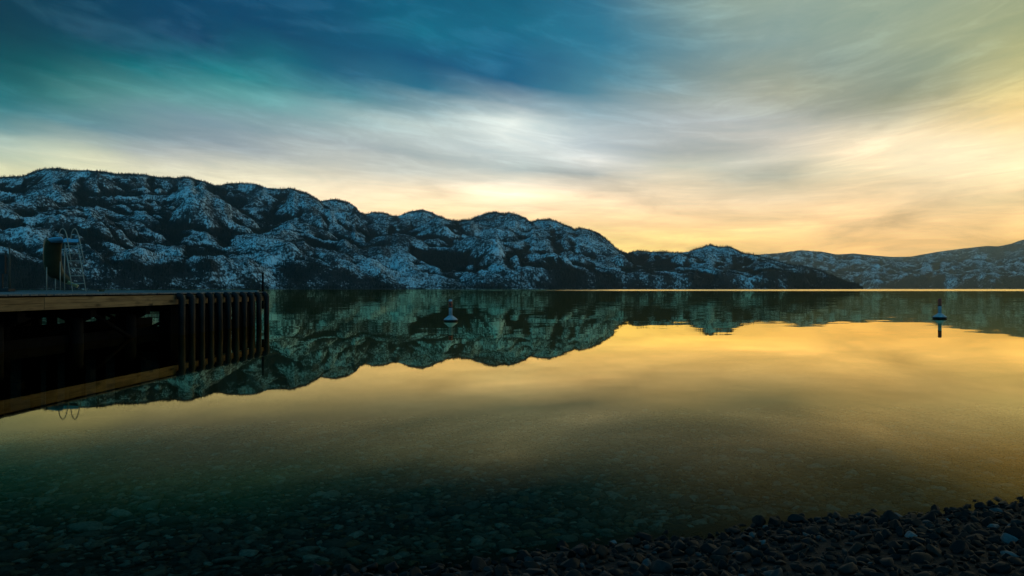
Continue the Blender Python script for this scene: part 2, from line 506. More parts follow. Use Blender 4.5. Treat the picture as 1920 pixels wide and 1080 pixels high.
def build_range(name, sky_pts, domes, az_lo, az_hi, na, nr, shore_f, depth_f, back, mat, seed, n_rand, rand_w, rough_m, woods=()):
    rng = np.random.default_rng(seed)
    az = np.linspace(az_lo, az_hi, na)
    px = CX + FPX * np.tan(az)
    sp = np.array(sky_pts, float)
    row = np.interp(px, sp[:, 0], sp[:, 1])
    T = (HY - row) / np.hypot(FPX, px - CX)          # tangent of the skyline's elevation
    Ds = shore_f(px); Dd = depth_f(px)
    tt = np.linspace(-0.03, 1 + back, nr)
    t = tt[None, :]
    r = Ds[:, None] + Dd[:, None] * t
    X = r * np.sin(az)[:, None]; Y = r * np.cos(az)[:, None]
    Tp = blur(T[:, None], max(2, na // 60), 0)[:, 0]
    Hr = np.maximum(Tp, 0.0005) * (Ds + Dd)          # ridge height
    def prof(q):
        up = 0.86 * np.clip(q, 0, None) ** 0.9
        return np.where(q <= 1, up, 0.86 - 0.9 * (q - 1))
    # gullies run through the slope
    gul = fbm(X / 620 + seed, Y / 620, 3)
    h = Hr[:, None] * prof(t) * (1 + 0.16 * gul)
    tq = np.linspace(0.01, 1.0, 200)
    items = []
    bare = np.full(h.shape, 0.36)
    for (cx, cyy, hw) in domes:
        i = int(np.clip(np.searchsorted(px, cx), 1, na - 2))
        te = tan_el(cx, cyy)
        base_te = Hr[i] * prof(tq) / (Ds[i] + Dd[i] * tq)
        ok = np.where(base_te >= te * 0.87)[0]
        q = tq[ok[0]] if len(ok) else 1.0
        rr = Ds[i] + Dd[i] * q
        items.append((rr * math.sin(az[i]), rr * math.cos(az[i]), rr * te, hw * rng.uniform(0.9, 1.7) / FPX * rr, az[i] + rng.uniform(-0.5, 0.5), rng.uniform(-0.6, 0.1)))
    for _ in range(n_rand):
        i = rng.integers(2, na - 2); q = rng.uniform(0.0, 1.0) ** 0.8
        rr = Ds[i] + Dd[i] * q
        hw = rng.uniform(*rand_w)
        items.append((rr * math.sin(az[i]), rr * math.cos(az[i]), Hr[i] * prof(np.array(q)) + hw * rng.uniform(0.12, 0.45), hw, az[i] + rng.uniform(-0.6, 0.6), rng.uniform(-0.3, 0.9)))
    for (x0, y0, zt, hw, a, bv) in items:
        hw = max(hw, 12.0)
        d2max = hw * 2.2
        ai0 = np.searchsorted(az, math.atan2(x0, y0) - d2max / math.hypot(x0, y0)); ai1 = np.searchsorted(az, math.atan2(x0, y0) + d2max / math.hypot(x0, y0))
        if ai1 - ai0 < 2: continue
        sl = slice(ai0, ai1)
        ddx = X[sl] - x0; ddy = Y[sl] - y0
        u = ddx * math.cos(a) - ddy * math.sin(a); w = ddx * math.sin(a) + ddy * math.cos(a)
        wob = 1 + 0.40 * perlin(X[sl] / (hw * 0.8) + bv * 9, Y[sl] / (hw * 0.8)) + 0.22 * perlin(X[sl] / (hw * 0.3), Y[sl] / (hw * 0.3))
        d = np.sqrt((u / hw) ** 2 + (w / (hw * 1.35)) ** 2) * wob
        z = zt - hw * 0.62 * d ** 2.1
        diff = z - h[sl]
        k = hw * 0.05
        bare[sl] = np.where((diff > 0) & (d < 1.05), bv, bare[sl])
        h[sl] = h[sl] + np.where(diff > 0, diff, 0) + k * np.exp(-np.abs(diff) / k) * 0.3
    fade = sstep(0.0, 0.06, t)
    # ridges and gullies running down to the lake, broken by ledges
    A = az[:, None] * Ds.mean() + 0.55 * (r - Ds[:, None])
    rid = 1 - 2 * np.abs(fbm(A / 380 + 0.5 * fbm(X / 400, Y / 400, 2), r / 800 + seed, 4))
    led = 1 - 2 * np.abs(fbm(X / 150 + 2.2, Y / 150, 3))
    h = h + fade * rough_m * (4.0 * rid + 1.2 * led)
    rg = fbm(X / 140, Y / 140, 5, 0.55)
    h = h + fade * rough_m * (rg + 0.5 * (1 - 2 * np.abs(fbm(X / 70 + 5, Y / 70, 3))) )
    h = h * sstep(-0.01, 0.05, t) 
    # bring the skyline to where it stands, column by column
    for _ in range(4):
        e = (h - EYE) / r
        mx = e.max(axis=1)
        ratio = np.clip(np.maximum(T, 1e-4) / np.maximum(mx, 1e-4), 0.3, 2.5)
        h = h * (1 + (ratio[:, None] - 1) * sstep(0.0, 0.5, t))
    low = T < 0.0012
    h = np.where(low[:, None], np.minimum(h, T[:, None] * r), h)
    h = np.where(t <= 0.0, np.minimum(h, -6.0 + 0 * h), h)
    h = np.where((t > 0) & (h < 0.5) & (~low[:, None]), 0.5, h)
    # where woods stand: hollows, the foot of the slope, the crest
    dr = (Dd.mean()) * (tt[1] - tt[0]); da = (Ds.mean() + Dd.mean() * 0.5) * (az[1] - az[0])
    ka, kr = max(1, int(95 / da)), max(1, int(95 / dr))
    bl = blur(blur(blur(blur(h, ka, 0), kr, 1), ka, 0), kr, 1)
    ka2, kr2 = max(1, int(32 / da)), max(1, int(32 / dr))
    bl2 = blur(blur(h, ka2, 0), kr2, 1)
    bare = blur(blur(bare, max(2, int(26 / da)), 0), max(1, int(26 / dr)), 1)
    conc = ((bl - h) / 30.0 + (bl2 - h) / 14.0) * sstep(0.03, 0.14, t)
    wood = conc + 0.7 * bare + 1.0 * fbm(X / 380 + 3, Y / 380, 5, 0.6) + 0.5 * fbm(X / 70 + 9, Y / 70, 3)
    col_ = CX + FPX * X / Y
    row_ = HY - (h - EYE) / Y * FPX
    for (bx0, bx1, by0, by1, amt) in woods:       # stands of wood and bare rock where the slopes carry them
        cx_, cy_ = (bx0 + bx1) / 2, (by0 + by1) / 2
        q = ((col_ - cx_) / (0.62 * (bx1 - bx0))) ** 2 + ((row_ - cy_) / (0.62 * (by1 - by0))) ** 2
        wood = wood + amt * np.exp(-q * (1 + 0.8 * fbm(X / 160 + amt, Y / 160, 2)))
    wood = sstep(-0.25, 0.95, wood)
    wood = np.maximum(wood, (1 - sstep(0.01, 0.05, t)) * (0.20 + 0.9 * np.clip(fbm(X / 180, Y / 90, 3), -0.5, 0.5)))
    crest = sstep(0.972, 0.998, ((h - EYE) / r) / np.maximum(T, 1e-4)[:, None])
    wood = np.maximum(wood, (0.45 + 0.6 * fbm(X / 120, Y / 120, 2)) * crest)
    verts = np.stack([X, Y, h], -1).reshape(-1, 3)
    idx = np.arange(na * nr).reshape(na, nr)
    f = np.stack([idx[:-1, :-1], idx[1:, :-1], idx[1:, 1:], idx[:-1, 1:]], -1).reshape(-1, 4)
    keep = ~((h[:-1, :-1] < -3) & (h[1:, :-1] < -3) & (h[1:, 1:] < -3) & (h[:-1, 1:] < -3)).reshape(-1)
    f = f[keep][:, ::-1]
    me = mesh_np(name, verts, f, mat, True)
    at = me.attributes.new('woodland', 'FLOAT', 'POINT')
    at.data.foreach_set('value', np.ascontiguousarray(wood.reshape(-1), np.float32))
    o = link(name, me)
    return o, dict(az=az, t=tt, X=X, Y=Y, h=h, wood=wood, r=r)

def scatter_trees(name, field, n, dens_f, hgt, wid, sides, mat, seed, tmax=1.08):
    """one mesh with many small upright trees standing on the slope"""
    rng = np.random.default_rng(seed)
    X, Y, h, wood, tt = field['X'], field['Y'], field['h'], field['wood'], field['t']
    na, nr = h.shape
    m = n * 8
    ia = rng.uniform(0, na - 1.001, m); ir = rng.uniform(0, nr - 1.001, m)
    a0 = ia.astype(int); r0 = ir.astype(int); fa = ia - a0; fr = ir - r0
    def bil(A):
        return (A[a0, r0] * (1 - fa) * (1 - fr) + A[a0 + 1, r0] * fa * (1 - fr) + A[a0, r0 + 1] * (1 - fa) * fr + A[a0 + 1, r0 + 1] * fa * fr)
    x, y, z, w = bil(X), bil(Y), bil(h), bil(wood)
    tv = np.interp(ir, np.arange(nr), tt)
    # keep slopes that face the lake: drop what the hill itself hides
    e = (h - EYE) / field['r']
    emax = np.maximum.accumulate(e, axis=1)
    vis = (emax - e)[a0, r0]
    p = dens_f(w) * (z > 1.0) * (tv < tmax) * (vis < 0.006)
    ok = np.where(rng.uniform(0, 1, m) < p)[0][:n]
    x, y, z, w = x[ok], y[ok], z[ok], w[ok]
    k = len(x)
    H = hgt[0] + (hgt[1] - hgt[0]) * rng.uniform(0, 1, k) ** 1.9; Wd = rng.uniform(*wid, k) * (0.6 + 0.4 * H / hgt[1])
    an = rng.uniform(0, 2 * math.pi, k)
    ring = [np.stack([x + Wd * np.cos(an + 2 * math.pi * s / sides), y + Wd * np.sin(an + 2 * math.pi * s / sides), z - 1.0 + 0 * x], -1) for s in range(sides)]
    lean = rng.normal(0, 0.03, (k, 2)) * H[:, None]
    tip = np.stack([x + lean[:, 0], y + lean[:, 1], z + H], -1)
    V = np.stack(ring + [tip], 1).reshape(-1, 3)
    b = np.arange(k) * (sides + 1)
    F = np.concatenate([np.stack([b + s, b + (s + 1) % sides, b + sides], -1) for s in range(sides)], 0)
    return link(name, mesh_np(name, V, F, mat, False))

rng_o, F_main = build_range('mountain_range', SKY_MAIN, DOMES_MAIN, R(-46), R(27), 1150, 300,
    lambda p: np.interp(p, [-600, 0, 960, 1640, 1800], [2150, 2300, 2750, 3500, 3600]),
    lambda p: np.interp(p, [-600, 0, 600, 1160, 1330, 1640, 1800], [2300, 2200, 1800, 1250, 950, 420, 400]),
    0.30, M_range, 3, 60, (40, 260), 10.0, WOODS)
tag(rng_o, 'snow dusted granite mountain range with rounded knolls across the lake', 'mountains', kind='structure')
t1 = scatter_trees('forest', F_main, 115000, lambda w: 0.025 + 0.975 * w ** 1.7, (4, 14), (1.1, 2.3), 4, M_conifer, 11)
tag(t1, 'dark conifer forest filling the gullies and foot of the snowy mountain range', 'forest', kind='stuff')
t2 = scatter_trees('burnt_forest', F_main, 130000, lambda w: 0.25 + 0.5 * w, (5, 13), (0.4, 0.75), 3, M_snag, 12)
tag(t2, 'thin bare dead trunks standing all over the snowy mountain range', 'forest', kind='stuff')

SKY_FARA = [(1240, 545), (1330, 500), (1407, 478.5), (1465, 474), (1500, 469), (1542, 472), (1577, 478.6), (1600, 477), (1619, 479), (1650, 485), (1700, 490), (1760, 489), (1820, 485), (1870, 487), (1920, 480), (2000, 476), (2200, 470), (2600, 470)]
DOMES_FARA = [(1620, 492, 40), (1580, 500, 35), (1680, 500, 40), (1790, 500, 35), (1740, 510, 40), (1860, 505, 45), (1640, 515, 40), (1900, 520, 40), (1560, 512, 25), (1700, 525, 40), (1820, 525, 40)]
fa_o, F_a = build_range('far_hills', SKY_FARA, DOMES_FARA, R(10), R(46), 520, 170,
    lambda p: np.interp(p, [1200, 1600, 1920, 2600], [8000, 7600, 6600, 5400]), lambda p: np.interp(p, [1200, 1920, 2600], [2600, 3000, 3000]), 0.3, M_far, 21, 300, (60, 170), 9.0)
tag(fa_o, 'hazy snow patched hills behind the end of the dark mountain range', 'hills', kind='structure')
t3 = scatter_trees('far_forest', F_a, 30000, lambda w: 0.10 + 0.9 * w ** 1.3, (6, 15), (1.6, 3.0), 4, M_conifer, 13)
tag(t3, 'hazy conifer woods on the snow patched far hills', 'forest', kind='stuff')

SKY_FARB = [(1240, 500), (1400, 484), (1500, 482), (1600, 475), (1640, 479), (1673, 481.6), (1708, 481), (1758, 472), (1804, 466), (1850, 461), (1873, 461.6), (1897, 456.6), (1912, 451), (1920, 449), (1990, 436), (2150, 420), (2600, 410)]
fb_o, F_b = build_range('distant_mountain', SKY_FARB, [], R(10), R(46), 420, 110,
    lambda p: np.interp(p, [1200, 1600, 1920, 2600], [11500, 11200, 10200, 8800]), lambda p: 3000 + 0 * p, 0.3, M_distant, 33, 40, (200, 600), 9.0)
tag(fb_o, 'pale hazy wooded mountain rising at the far right', 'mountain', kind='structure')

# ------------------------------------------------------------------ shore, lake bed and water
SX0, SY0 = -0.69, 3.9
TX, TY = 0.953, 0.303       # along the waterline
NX, NY = -0.303, 0.953      # out into the lake
def shore_s(x, y):
    x = np.asarray(x, float); y = np.asarray(y, float)
    s = (x - SX0) * NX + (y - SY0) * NY
    a = (x - SX0) * TX + (y - SY0) * TY
    return s + 0.07 * np.sin(a * 1.7 + 0.6) + 0.05 * np.sin(a * 4.1) + 0.0 * a
def ground_z(x, y):
    s = shore_s(x, y)
    up = np.where(s < 0, -s * 0.13, 0)
    up = np.where(s < -6, 0.78 + (-s - 6) * 0.03, up)
    dn = np.where(s > 0, -0.05 * s - 0.09 * (1 - np.exp(-s / 0.5)), 0)
    dn = np.where(s > 7, -0.44 - (s - 7) * 0.12, dn)
    dn = np.maximum(dn, -9.0)
    near = np.exp(-np.maximum(np.abs(s) - 6, 0) / 6)
    return up + dn + near * 0.018 * fbm(np.asarray(x) * 2.3, np.asarray(y) * 2.3, 3)
def shore_xy(s, a):
    return SX0 + TX * a + NX * s, SY0 + TY * a + NY * s

M_gravel, tg, bgm = mat_new('wet_gravel')
_g = tg.new('ShaderNodeNewGeometry')
_n = tg.noise(_g.outputs['Position'], 26.0, 6, 0.7)
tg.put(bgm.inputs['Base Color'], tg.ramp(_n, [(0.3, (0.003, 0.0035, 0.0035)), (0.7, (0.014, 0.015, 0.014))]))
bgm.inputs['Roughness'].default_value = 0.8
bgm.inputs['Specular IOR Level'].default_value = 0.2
_b = tg.new('ShaderNodeBump'); _b.inputs['Distance'].default_value = 0.02
tg.put(_b.inputs['Height'], _n); tg.put(bgm.inputs['Normal'], _b.outputs[0])

M_silt, ts_, bs_ = mat_new('lake_silt')
_g2 = ts_.new('ShaderNodeNewGeometry')
_n2 = ts_.noise(_g2.outputs['Position'], 14.0, 6, 0.7)
ts_.put(bs_.inputs['Base Color'], ts_.ramp(_n2, [(0.3, (0.010, 0.012, 0.011)), (0.7, (0.055, 0.06, 0.052))]))
bs_.inputs['Roughness'].default_value = 0.9
bs_.inputs['Specular IOR Level'].default_value = 0.1

def sheet(name, s_vals, a_vals, mat):
    S, A = np.meshgrid(s_vals, a_vals, indexing='ij')
    x, y = shore_xy(S, A)
    z = ground_z(x, y)
    ns, na = S.shape
    idx = np.arange(ns * na).reshape(ns, na)
    f = np.stack([idx[:-1, :-1], idx[:-1, 1:], idx[1:, 1:], idx[1:, :-1]], -1).reshape(-1, 4)
    return link(name, mesh_np(name, np.stack([x, y, z], -1).reshape(-1, 3), f, mat, True))
a_vals = np.concatenate([[-4000, -2000, -400, -120, -60, -30], np.arange(-16, 14.01, 0.25), [20, 30, 60, 120, 400, 2000, 4000]])
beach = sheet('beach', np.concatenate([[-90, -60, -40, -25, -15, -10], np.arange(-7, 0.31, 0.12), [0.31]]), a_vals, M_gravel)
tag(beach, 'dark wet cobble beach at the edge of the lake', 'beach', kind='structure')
bed = sheet('lake_bed', np.concatenate([[0.31], np.arange(0.4, 12, 0.25), [14, 18, 24, 32, 45, 70, 95, 400, 15000]]), a_vals, M_silt)
tag(bed, 'stony lake bed seen through the clear shallow water', 'lake bed', kind='structure')

M_water, tw, _bw = mat_new('lake_water')
M_water.node_tree.nodes.remove(_bw)
gw = tw.new('ShaderNodeNewGeometry')
pos = gw.outputs['Position']
wx, wy, wz = tw.sep(pos)
dist = tw.vmath('LENGTH', pos)
n_a = tw.noise(tw.vmath('MULTIPLY', pos, (0.7, 1.0, 1.0)), 1.1, 3, 0.5, out=1)
n_b = tw.noise(tw.vmath('MULTIPLY', pos, (0.55, 1.0, 1.0)), 0.12, 5, 0.62, out=1)
n_c = tw.noise(tw.vmath('MULTIPLY', pos, (0.25, 1.0, 1.0)), 0.012, 3, 0.55)
ca = tw.vmath('SUBTRACT', n_a, (0.5, 0.5, 0.5))
cb = tw.vmath('SUBTRACT', n_b, (0.5, 0.5, 0.5))
patch = tw.maprange(n_c, 0.45, 0.68, 0.4, 1.5)
swell = tw.maprange(dist, 7.0, 45.0, 0.02, 0.62)
amp_a = tw.math('MULTIPLY', tw.math('MULTIPLY', patch, swell), 0.048)
amp_b = tw.math('MULTIPLY', tw.math('MULTIPLY', tw.maprange(dist, 8.0, 30.0, 0.05, 1.0), patch), 0.026)
# a breeze roughens the water off the far shore
band_n = tw.noise(tw.vmath('MULTIPLY', pos, (0.0016, 0.004, 0.0)), 1.0, 3, 0.5)
bd = tw.math('ADD', dist, tw.math('MULTIPLY', tw.math('SUBTRACT', band_n, 0.5), 260.0))
bd = tw.math('SUBTRACT', bd, tw.math('MULTIPLY', wx, 0.12))
breeze = tw.math('MULTIPLY', tw.maprange(bd, 430.0, 640.0, 0.0, 1.0), tw.maprange(tw.math('DIVIDE', wx, dist), -0.16, 0.26, 0.0, 1.0))
slope = tw.vmath('ADD', tw.vmath('SCALE', ca, scale=amp_a), tw.vmath('SCALE', cb, scale=amp_b))
slope = tw.vmath('ADD', slope, tw.vmath('SCALE', ca, scale=tw.math('MULTIPLY', breeze, 0.30)))
sx_, sy_, sz_ = tw.sep(slope)
sy2 = tw.math('SUBTRACT', sy_, tw.math('MULTIPLY', breeze, 0.055))
nrm = tw.vmath('NORMALIZE', tw.comb(sx_, sy2, 1.0))
gl = tw.new('ShaderNodeBsdfGlossy')
gl.distribution = 'GGX'
gl.inputs['Color'].default_value = (1.0, 0.86, 0.45, 1)
gl.inputs['Roughness'].default_value = 0.012
tw.put(gl.inputs['Normal'], nrm)
tr = tw.new('ShaderNodeBsdfTransparent')
tr.inputs['Color'].default_value = (0.82, 0.82, 0.72, 1)
fr = tw.new('ShaderNodeFresnel'); fr.inputs['IOR'].default_value = 1.33
tw.put(fr.inputs['Normal'], nrm)
mxw = tw.new('ShaderNodeMixShader')
tw.put(mxw.inputs[0], tw.math('MINIMUM', tw.math('MULTIPLY', tw.math('POWER', fr.outputs[0], 3.0), 3.6), 0.97)); tw.put(mxw.inputs[1], tr.outputs[0]); tw.put(mxw.inputs[2], gl.outputs[0])
tw.l.new(mxw.outputs[0], M_water.node_tree.nodes['Material Output'].inputs['Surface'])
water = link('lake_water', mesh_np('lake_water', [(-12000, -40, 0), (12000, -40, 0), (12000, 15500, 0), (-12000, 15500, 0)], [(0, 1, 2, 3)], M_water))
tag(water, 'calm mirror like lake surface reflecting the sunset sky', 'lake', kind='structure')

# ------------------------------------------------------------------ stones
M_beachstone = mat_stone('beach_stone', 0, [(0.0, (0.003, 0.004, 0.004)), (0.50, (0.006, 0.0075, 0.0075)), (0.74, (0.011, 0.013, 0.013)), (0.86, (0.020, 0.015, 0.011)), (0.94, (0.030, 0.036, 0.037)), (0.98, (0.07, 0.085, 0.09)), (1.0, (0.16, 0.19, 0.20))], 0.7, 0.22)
M_bedstone = mat_stone('bed_stone', 0, [(0.0, (0.05, 0.055, 0.05)), (0.35, (0.11, 0.12, 0.105)), (0.6, (0.19, 0.20, 0.17)), (0.72, (0.26, 0.17, 0.09)), (0.84, (0.26, 0.29, 0.25)), (1.0, (0.40, 0.44, 0.38))], 0.85, 0.15)

def rock_np(seed, sub, flat):
    rs = np.random.default_rng(seed)
    bm = bmesh.new()
    bmesh.ops.create_icosphere(bm, subdivisions=sub, radius=1.0)
    P = np.array([v.co[:] for v in bm.verts])
    F = np.array([[v.index for v in f.verts] for f in bm.faces])
    bm.free()
    for _ in range(18):
        n = rs.normal(size=3); n /= np.linalg.norm(n)
        d = rs.uniform(0.42, 0.80)
        ex = np.maximum(P @ n - d, 0)
        P = P - ex[:, None] * n[None, :] * 0.99
    q = rs.uniform(0, 50, 3)
    P = P * (1 + 0.06 * perlin(P[:, 0] * 1.7 + q[0], P[:, 1] * 1.7 + P[:, 2] * 1.3 + q[1]))[:, None]
    P = P * np.array([1.0, rs.uniform(0.6, 0.9), flat * rs.uniform(0.75, 1.25)])
    P /= np.abs(P[:, :2]).max()
    return P, F

rs = np.random.default_rng(5)
def lay(n_try, region, size_f, spacing, seed):
    """dart throwing on a coarse hash grid: (x, y, size) lists"""
    r_ = np.random.default_rng(seed)
    out = []; cells = {}
    for _ in range(n_try):
        p = region(r_)
        if p is None: continue
        x, y = p
        sz = size_f(r_, x, y)
        ci, cj = int(x // 0.2), int(y // 0.2)
        good = True
        for i in range(ci - 1, ci + 2):
            for j in range(cj - 1, cj + 2):
                for (qx, qy, qs) in cells.get((i, j), ()):
                    if (qx - x) ** 2 + (qy - y) ** 2 < (spacing * (qs + sz)) ** 2:
                        good = False; break
                if not good: break
            if not good: break
        if good:
            cells.setdefault((ci, cj), []).append((x, y, sz)); out.append((x, y, sz))
    return out

def in_view(x, y, m=0.12):
    return y > 3.2 and abs(x) < y * (960 / FPX) + m + 0.25

def pile(tagname, parent, spots, shapes_hi, shapes_lo, mat, sink, tilt, n_obj, label):
    order = sorted(range(len(spots)), key=lambda i: -(spots[i][2] / spots[i][1]) * (1.0 if abs(spots[i][0]) < spots[i][1] * 0.655 and spots[i][1] > 3.7 else 0.0))
    first = set(order[:n_obj])
    r_ = np.random.default_rng(99)
    his = [mesh_np('stone', P, F, mat, True) for P, F in shapes_hi]
    V, Fs, nv = [], [], 0
    for i, (x, y, sz) in enumerate(spots):
        rz = r_.uniform(0, 6.283); tx, ty = r_.normal(0, tilt, 2)
        sc = (sz, sz * r_.uniform(0.75, 1.1), sz * r_.uniform(0.8, 1.2))
        k = r_.integers(0, len(his))
        top = shapes_hi[k][0][:, 2].max()
        z = float(ground_z(x, y)) + top * sc[2] * sink
        if i in first:
            link('stone', his[k], parent, (x, y, z), (tx, ty, rz), sc)
        else:
            P, F = shapes_lo[k % len(shapes_lo)]
            M = np.array(Matrix.Rotation(rz, 3, 'Z') @ Matrix.Rotation(ty, 3, 'Y') @ Matrix.Rotation(tx, 3, 'X'))
            V.append((P * np.array(sc)) @ M.T + np.array([x, y, z])); Fs.append(F + nv); nv += len(P)
    o = link(tagname, mesh_np(tagname, np.concatenate(V), np.concatenate(Fs), mat, True), parent)
    tag(o, label, kind='stuff')

# cobbles of the beach
def reg_beach(r_):
    a = r_.uniform(-1.2, 9.0); s = r_.uniform(-4.2, 0.12)
    x, y = shore_xy(s, a)
    if not in_view(x, y): return None
    if s > 0.05 and r_.uniform() > 0.35: return None
    return x, y
def size_beach(r_, x, y):
    return float(np.clip(r_.lognormal(math.log(0.029), 0.44), 0.012, 0.060))
spots = lay(34000, reg_beach, size_beach, 0.62, 1)
hi = [rock_np(100 + i, 3, 0.55) for i in range(14)]
lo = [rock_np(100 + i, 2, 0.55) for i in range(14)]
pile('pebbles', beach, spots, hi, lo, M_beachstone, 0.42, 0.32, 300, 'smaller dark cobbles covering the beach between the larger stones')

# flat stones on the lake bed
def reg_bed(r_):
    y = 3.4 + 8.6 * r_.uniform() ** 1.1
    if y > 6.0 and r_.uniform() < (y - 6.0) / 6.0: return None
    x = r_.uniform(-1, 1) * (y * 0.66 + 0.3)
    if shore_s(x, y) < 0.30: return None
    return x, y
def size_bed(r_, x, y):
    return float(np.clip(r_.lognormal(math.log(0.042), 0.42), 0.018, 0.11))
spots_b = lay(52000, reg_bed, size_bed, 0.46, 2)
hib = [rock_np(300 + i, 2, 0.26) for i in range(12)]
lob = [rock_np(300 + i, 1, 0.26) for i in range(12)]
pile('bed_pebbles', bed, spots_b, hib, lob, M_bedstone, 0.35, 0.10, 300, 'smaller flat stones paving the lake bed under clear water')

# ------------------------------------------------------------------ the dock
EDGE_K = 0.0458
dock = empty('dock', (-10.6, 16.3, 0), -math.atan(EDGE_K))
tag(dock, 'wooden swimming dock on dark piles with golden side boards and black fender pipes', 'dock')
def dock_local(x, y):
    v = Matrix.Rotation(math.atan(EDGE_K), 3, 'Z') @ Vector((x + 10.6, y - 16.3, 0))
    return v.x, v.y
M_fascia = mat_wood('fascia_wood', (0.11, 0.065, 0.026), (0.34, 0.22, 0.10), 1)
M_deck = mat_wood('weathered_deck', (0.07, 0.075, 0.075), (0.19, 0.20, 0.20), 0, knots=False, rough=0.55)
M_pile = mat_simple('creosote_pile', (0.0045, 0.0042, 0.004), 0.85, spec=0.15, var=0.5, vscale=6)
M_pipe, tp_, bp_ = mat_new('black_pipe')
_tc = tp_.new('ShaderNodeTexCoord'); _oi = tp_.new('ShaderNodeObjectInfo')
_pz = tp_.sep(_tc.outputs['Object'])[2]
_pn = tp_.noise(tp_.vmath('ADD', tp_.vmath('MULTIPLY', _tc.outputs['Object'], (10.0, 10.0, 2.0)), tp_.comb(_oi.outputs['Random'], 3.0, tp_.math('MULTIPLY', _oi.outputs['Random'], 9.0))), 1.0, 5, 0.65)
_low_shade = tp_.maprange(tp_.math('ADD', _pz, tp_.math('MULTIPLY', tp_.math('SUBTRACT', _pn, 0.5), 0.5)), 0.35, 0.75)  # shade low on the pipes, painted into their colour with a ragged edge
tp_.put(bp_.inputs['Base Color'], tp_.mix(_low_shade, (0.0025, 0.003, 0.0028), tp_.ramp(_pn, [(0.3, (0.006, 0.008, 0.009)), (0.7, (0.016, 0.020, 0.023))])))
tp_.put(bp_.inputs['Roughness'], tp_.maprange(_pn, 0.3, 0.7, 0.45, 0.75))
bp_.inputs['Specular IOR Level'].default_value = 0.2
DECK_T, DY0, DY1, DW = 1.285, -13.5, 15.5, 12.6
random.seed(4)
bw = 0.14
deck_me = box_mesh('deck_board', DW, bw - 0.008, 0.04, M_deck, 0.004)
nb = int((DY1 - DY0) / bw)
for i in range(nb):
    y = DY0 + (i + 0.5) * bw
    link('deck_board', deck_me, dock, (-DW / 2 + 0.035 + random.uniform(-0.012, 0.012), y, DECK_T - 0.02 + random.uniform(-0.003, 0.003)))
# side boards, two high
FH = 0.142
ys = [1.46 + 4.88 * k for k in range(-4, 4)]
ys = [DY0] + [q for q in ys if DY0 < q < DY1] + [DY1]
for rowi in range(2):
    zc = 1.21 - FH / 2 - rowi * (FH + 0.004)
    for a, b_ in zip(ys[:-1], ys[1:]):
        L = b_ - a - 0.012
        link('side_board', box_mesh('side_board', 0.045, L, FH, M_fascia, 0.005), dock, (-0.0225 + random.uniform(-0.003, 0.003), (a + b_) / 2, zc))
M_beam = mat_simple('dark_beam', (0.0045, 0.0042, 0.004), 0.9, spec=0.05, var=0.5, vscale=5)
for x in (-0.12, -2.4, -4.8, -7.2, -9.6, -12.2):
    link('stringer', box_mesh('stringer', 0.12, DY1 - DY0 - 0.1, 0.30, M_beam), dock, (x, (DY0 + DY1) / 2, 1.085))
bents = [DY0 + 0.8 + 2.75 * k for k in range(11)]
pile_me = tube_mesh('pile', [(0, 0, -3.0), (0, 0, 0.2), (0, 0, 0.75)], [0.17, 0.16, 0.15], M_pile, 12)
cap_me = box_mesh('cap_beam', DW - 0.5, 0.26, 0.26, M_beam)
for k, y in enumerate(bents):
    link('cap_beam', cap_me, dock, (-DW / 2, y, 0.80))
    for x in (-0.75, -2.6, -4.9, -7.2, -9.5, -11.9):
        link('pile', pile_me, dock, (x + random.uniform(-.08, .08), y + random.uniform(-.06, .06), 0))
    for (x0, x1) in ((-0.45, -2.6), (-4.9, -7.2), (-9.5, -11.9)):
        link('brace', tube_mesh('brace', [(x0, y + 0.2, 0.68), (x1, y + 0.2, -0.25)], 0.055, M_beam, 6), dock)
for k in range(0, len(bents) - 1):
    y0, y1 = bents[k], bents[k + 1]
    if k % 2 == 0:
        link('brace', tube_mesh('brace', [(-0.56, y0 + 0.1, 0.90), (-0.56, y1 - 0.1, -0.1)], 0.06, M_beam, 6), dock)
    for x in (-4.9, -9.5):
        link('brace', tube_mesh('brace', [(x - 0.2, y0, 0.7), (x - 0.2, y1, -0.15)], 0.06, M_beam, 6), dock)
for x, z in ((-0.95, 0.09), (-4.7, 0.13), (-9.3, 0.13)):
    link('waler', box_mesh('waler', 0.14, DY1 - DY0 - 0.3, 0.26, M_beam), dock, (x, (DY0 + DY1) / 2, z))
# dark backing with gaps, added behind the fenders to stand in for shade
y = 8.0
while y < 15.3:
    w_ = random.uniform(0.16, 0.26)
    if random.random() < 0.80:
        link('shade_backing', box_mesh('shade_backing', 0.04, w_ - 0.02, random.uniform(1.1, 1.35), M_beam), dock, (-0.32, y + w_ / 2, 0.33))
    y += w_
# fender pipes bent over the edge
fender_px = [340.2, 359.7, 377.8, 395.3, 412.2, 428.4, 442.7, 457.6, 471.9, 485.5, 499.7]
pr = 0.10
arc = [(0.17, 0, -1.2), (0.17, 0, 0.2), (0.17, 0, 1.075)]
for q in range(1, 7):
    a = q / 6 * math.pi / 2
    arc.append((0.17 - 0.115 * (1 - math.cos(a)), 0, 1.075 + 0.115 * math.sin(a)))
arc.append((0.035, 0, 1.19))
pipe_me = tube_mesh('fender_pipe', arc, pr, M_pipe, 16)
strap_me = box_mesh('strap', 0.012, 0.05, 0.05, M_beam)
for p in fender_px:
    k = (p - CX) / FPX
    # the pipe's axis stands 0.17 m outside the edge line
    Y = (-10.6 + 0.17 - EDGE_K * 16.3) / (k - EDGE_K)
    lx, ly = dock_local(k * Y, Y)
    link('fender_pipe', pipe_me, dock, (0, ly, random.uniform(-0.008, 0.008)), (random.uniform(-0.016, 0.016), random.uniform(-0.016, 0.016), random.uniform(-0.08, 0.08)))
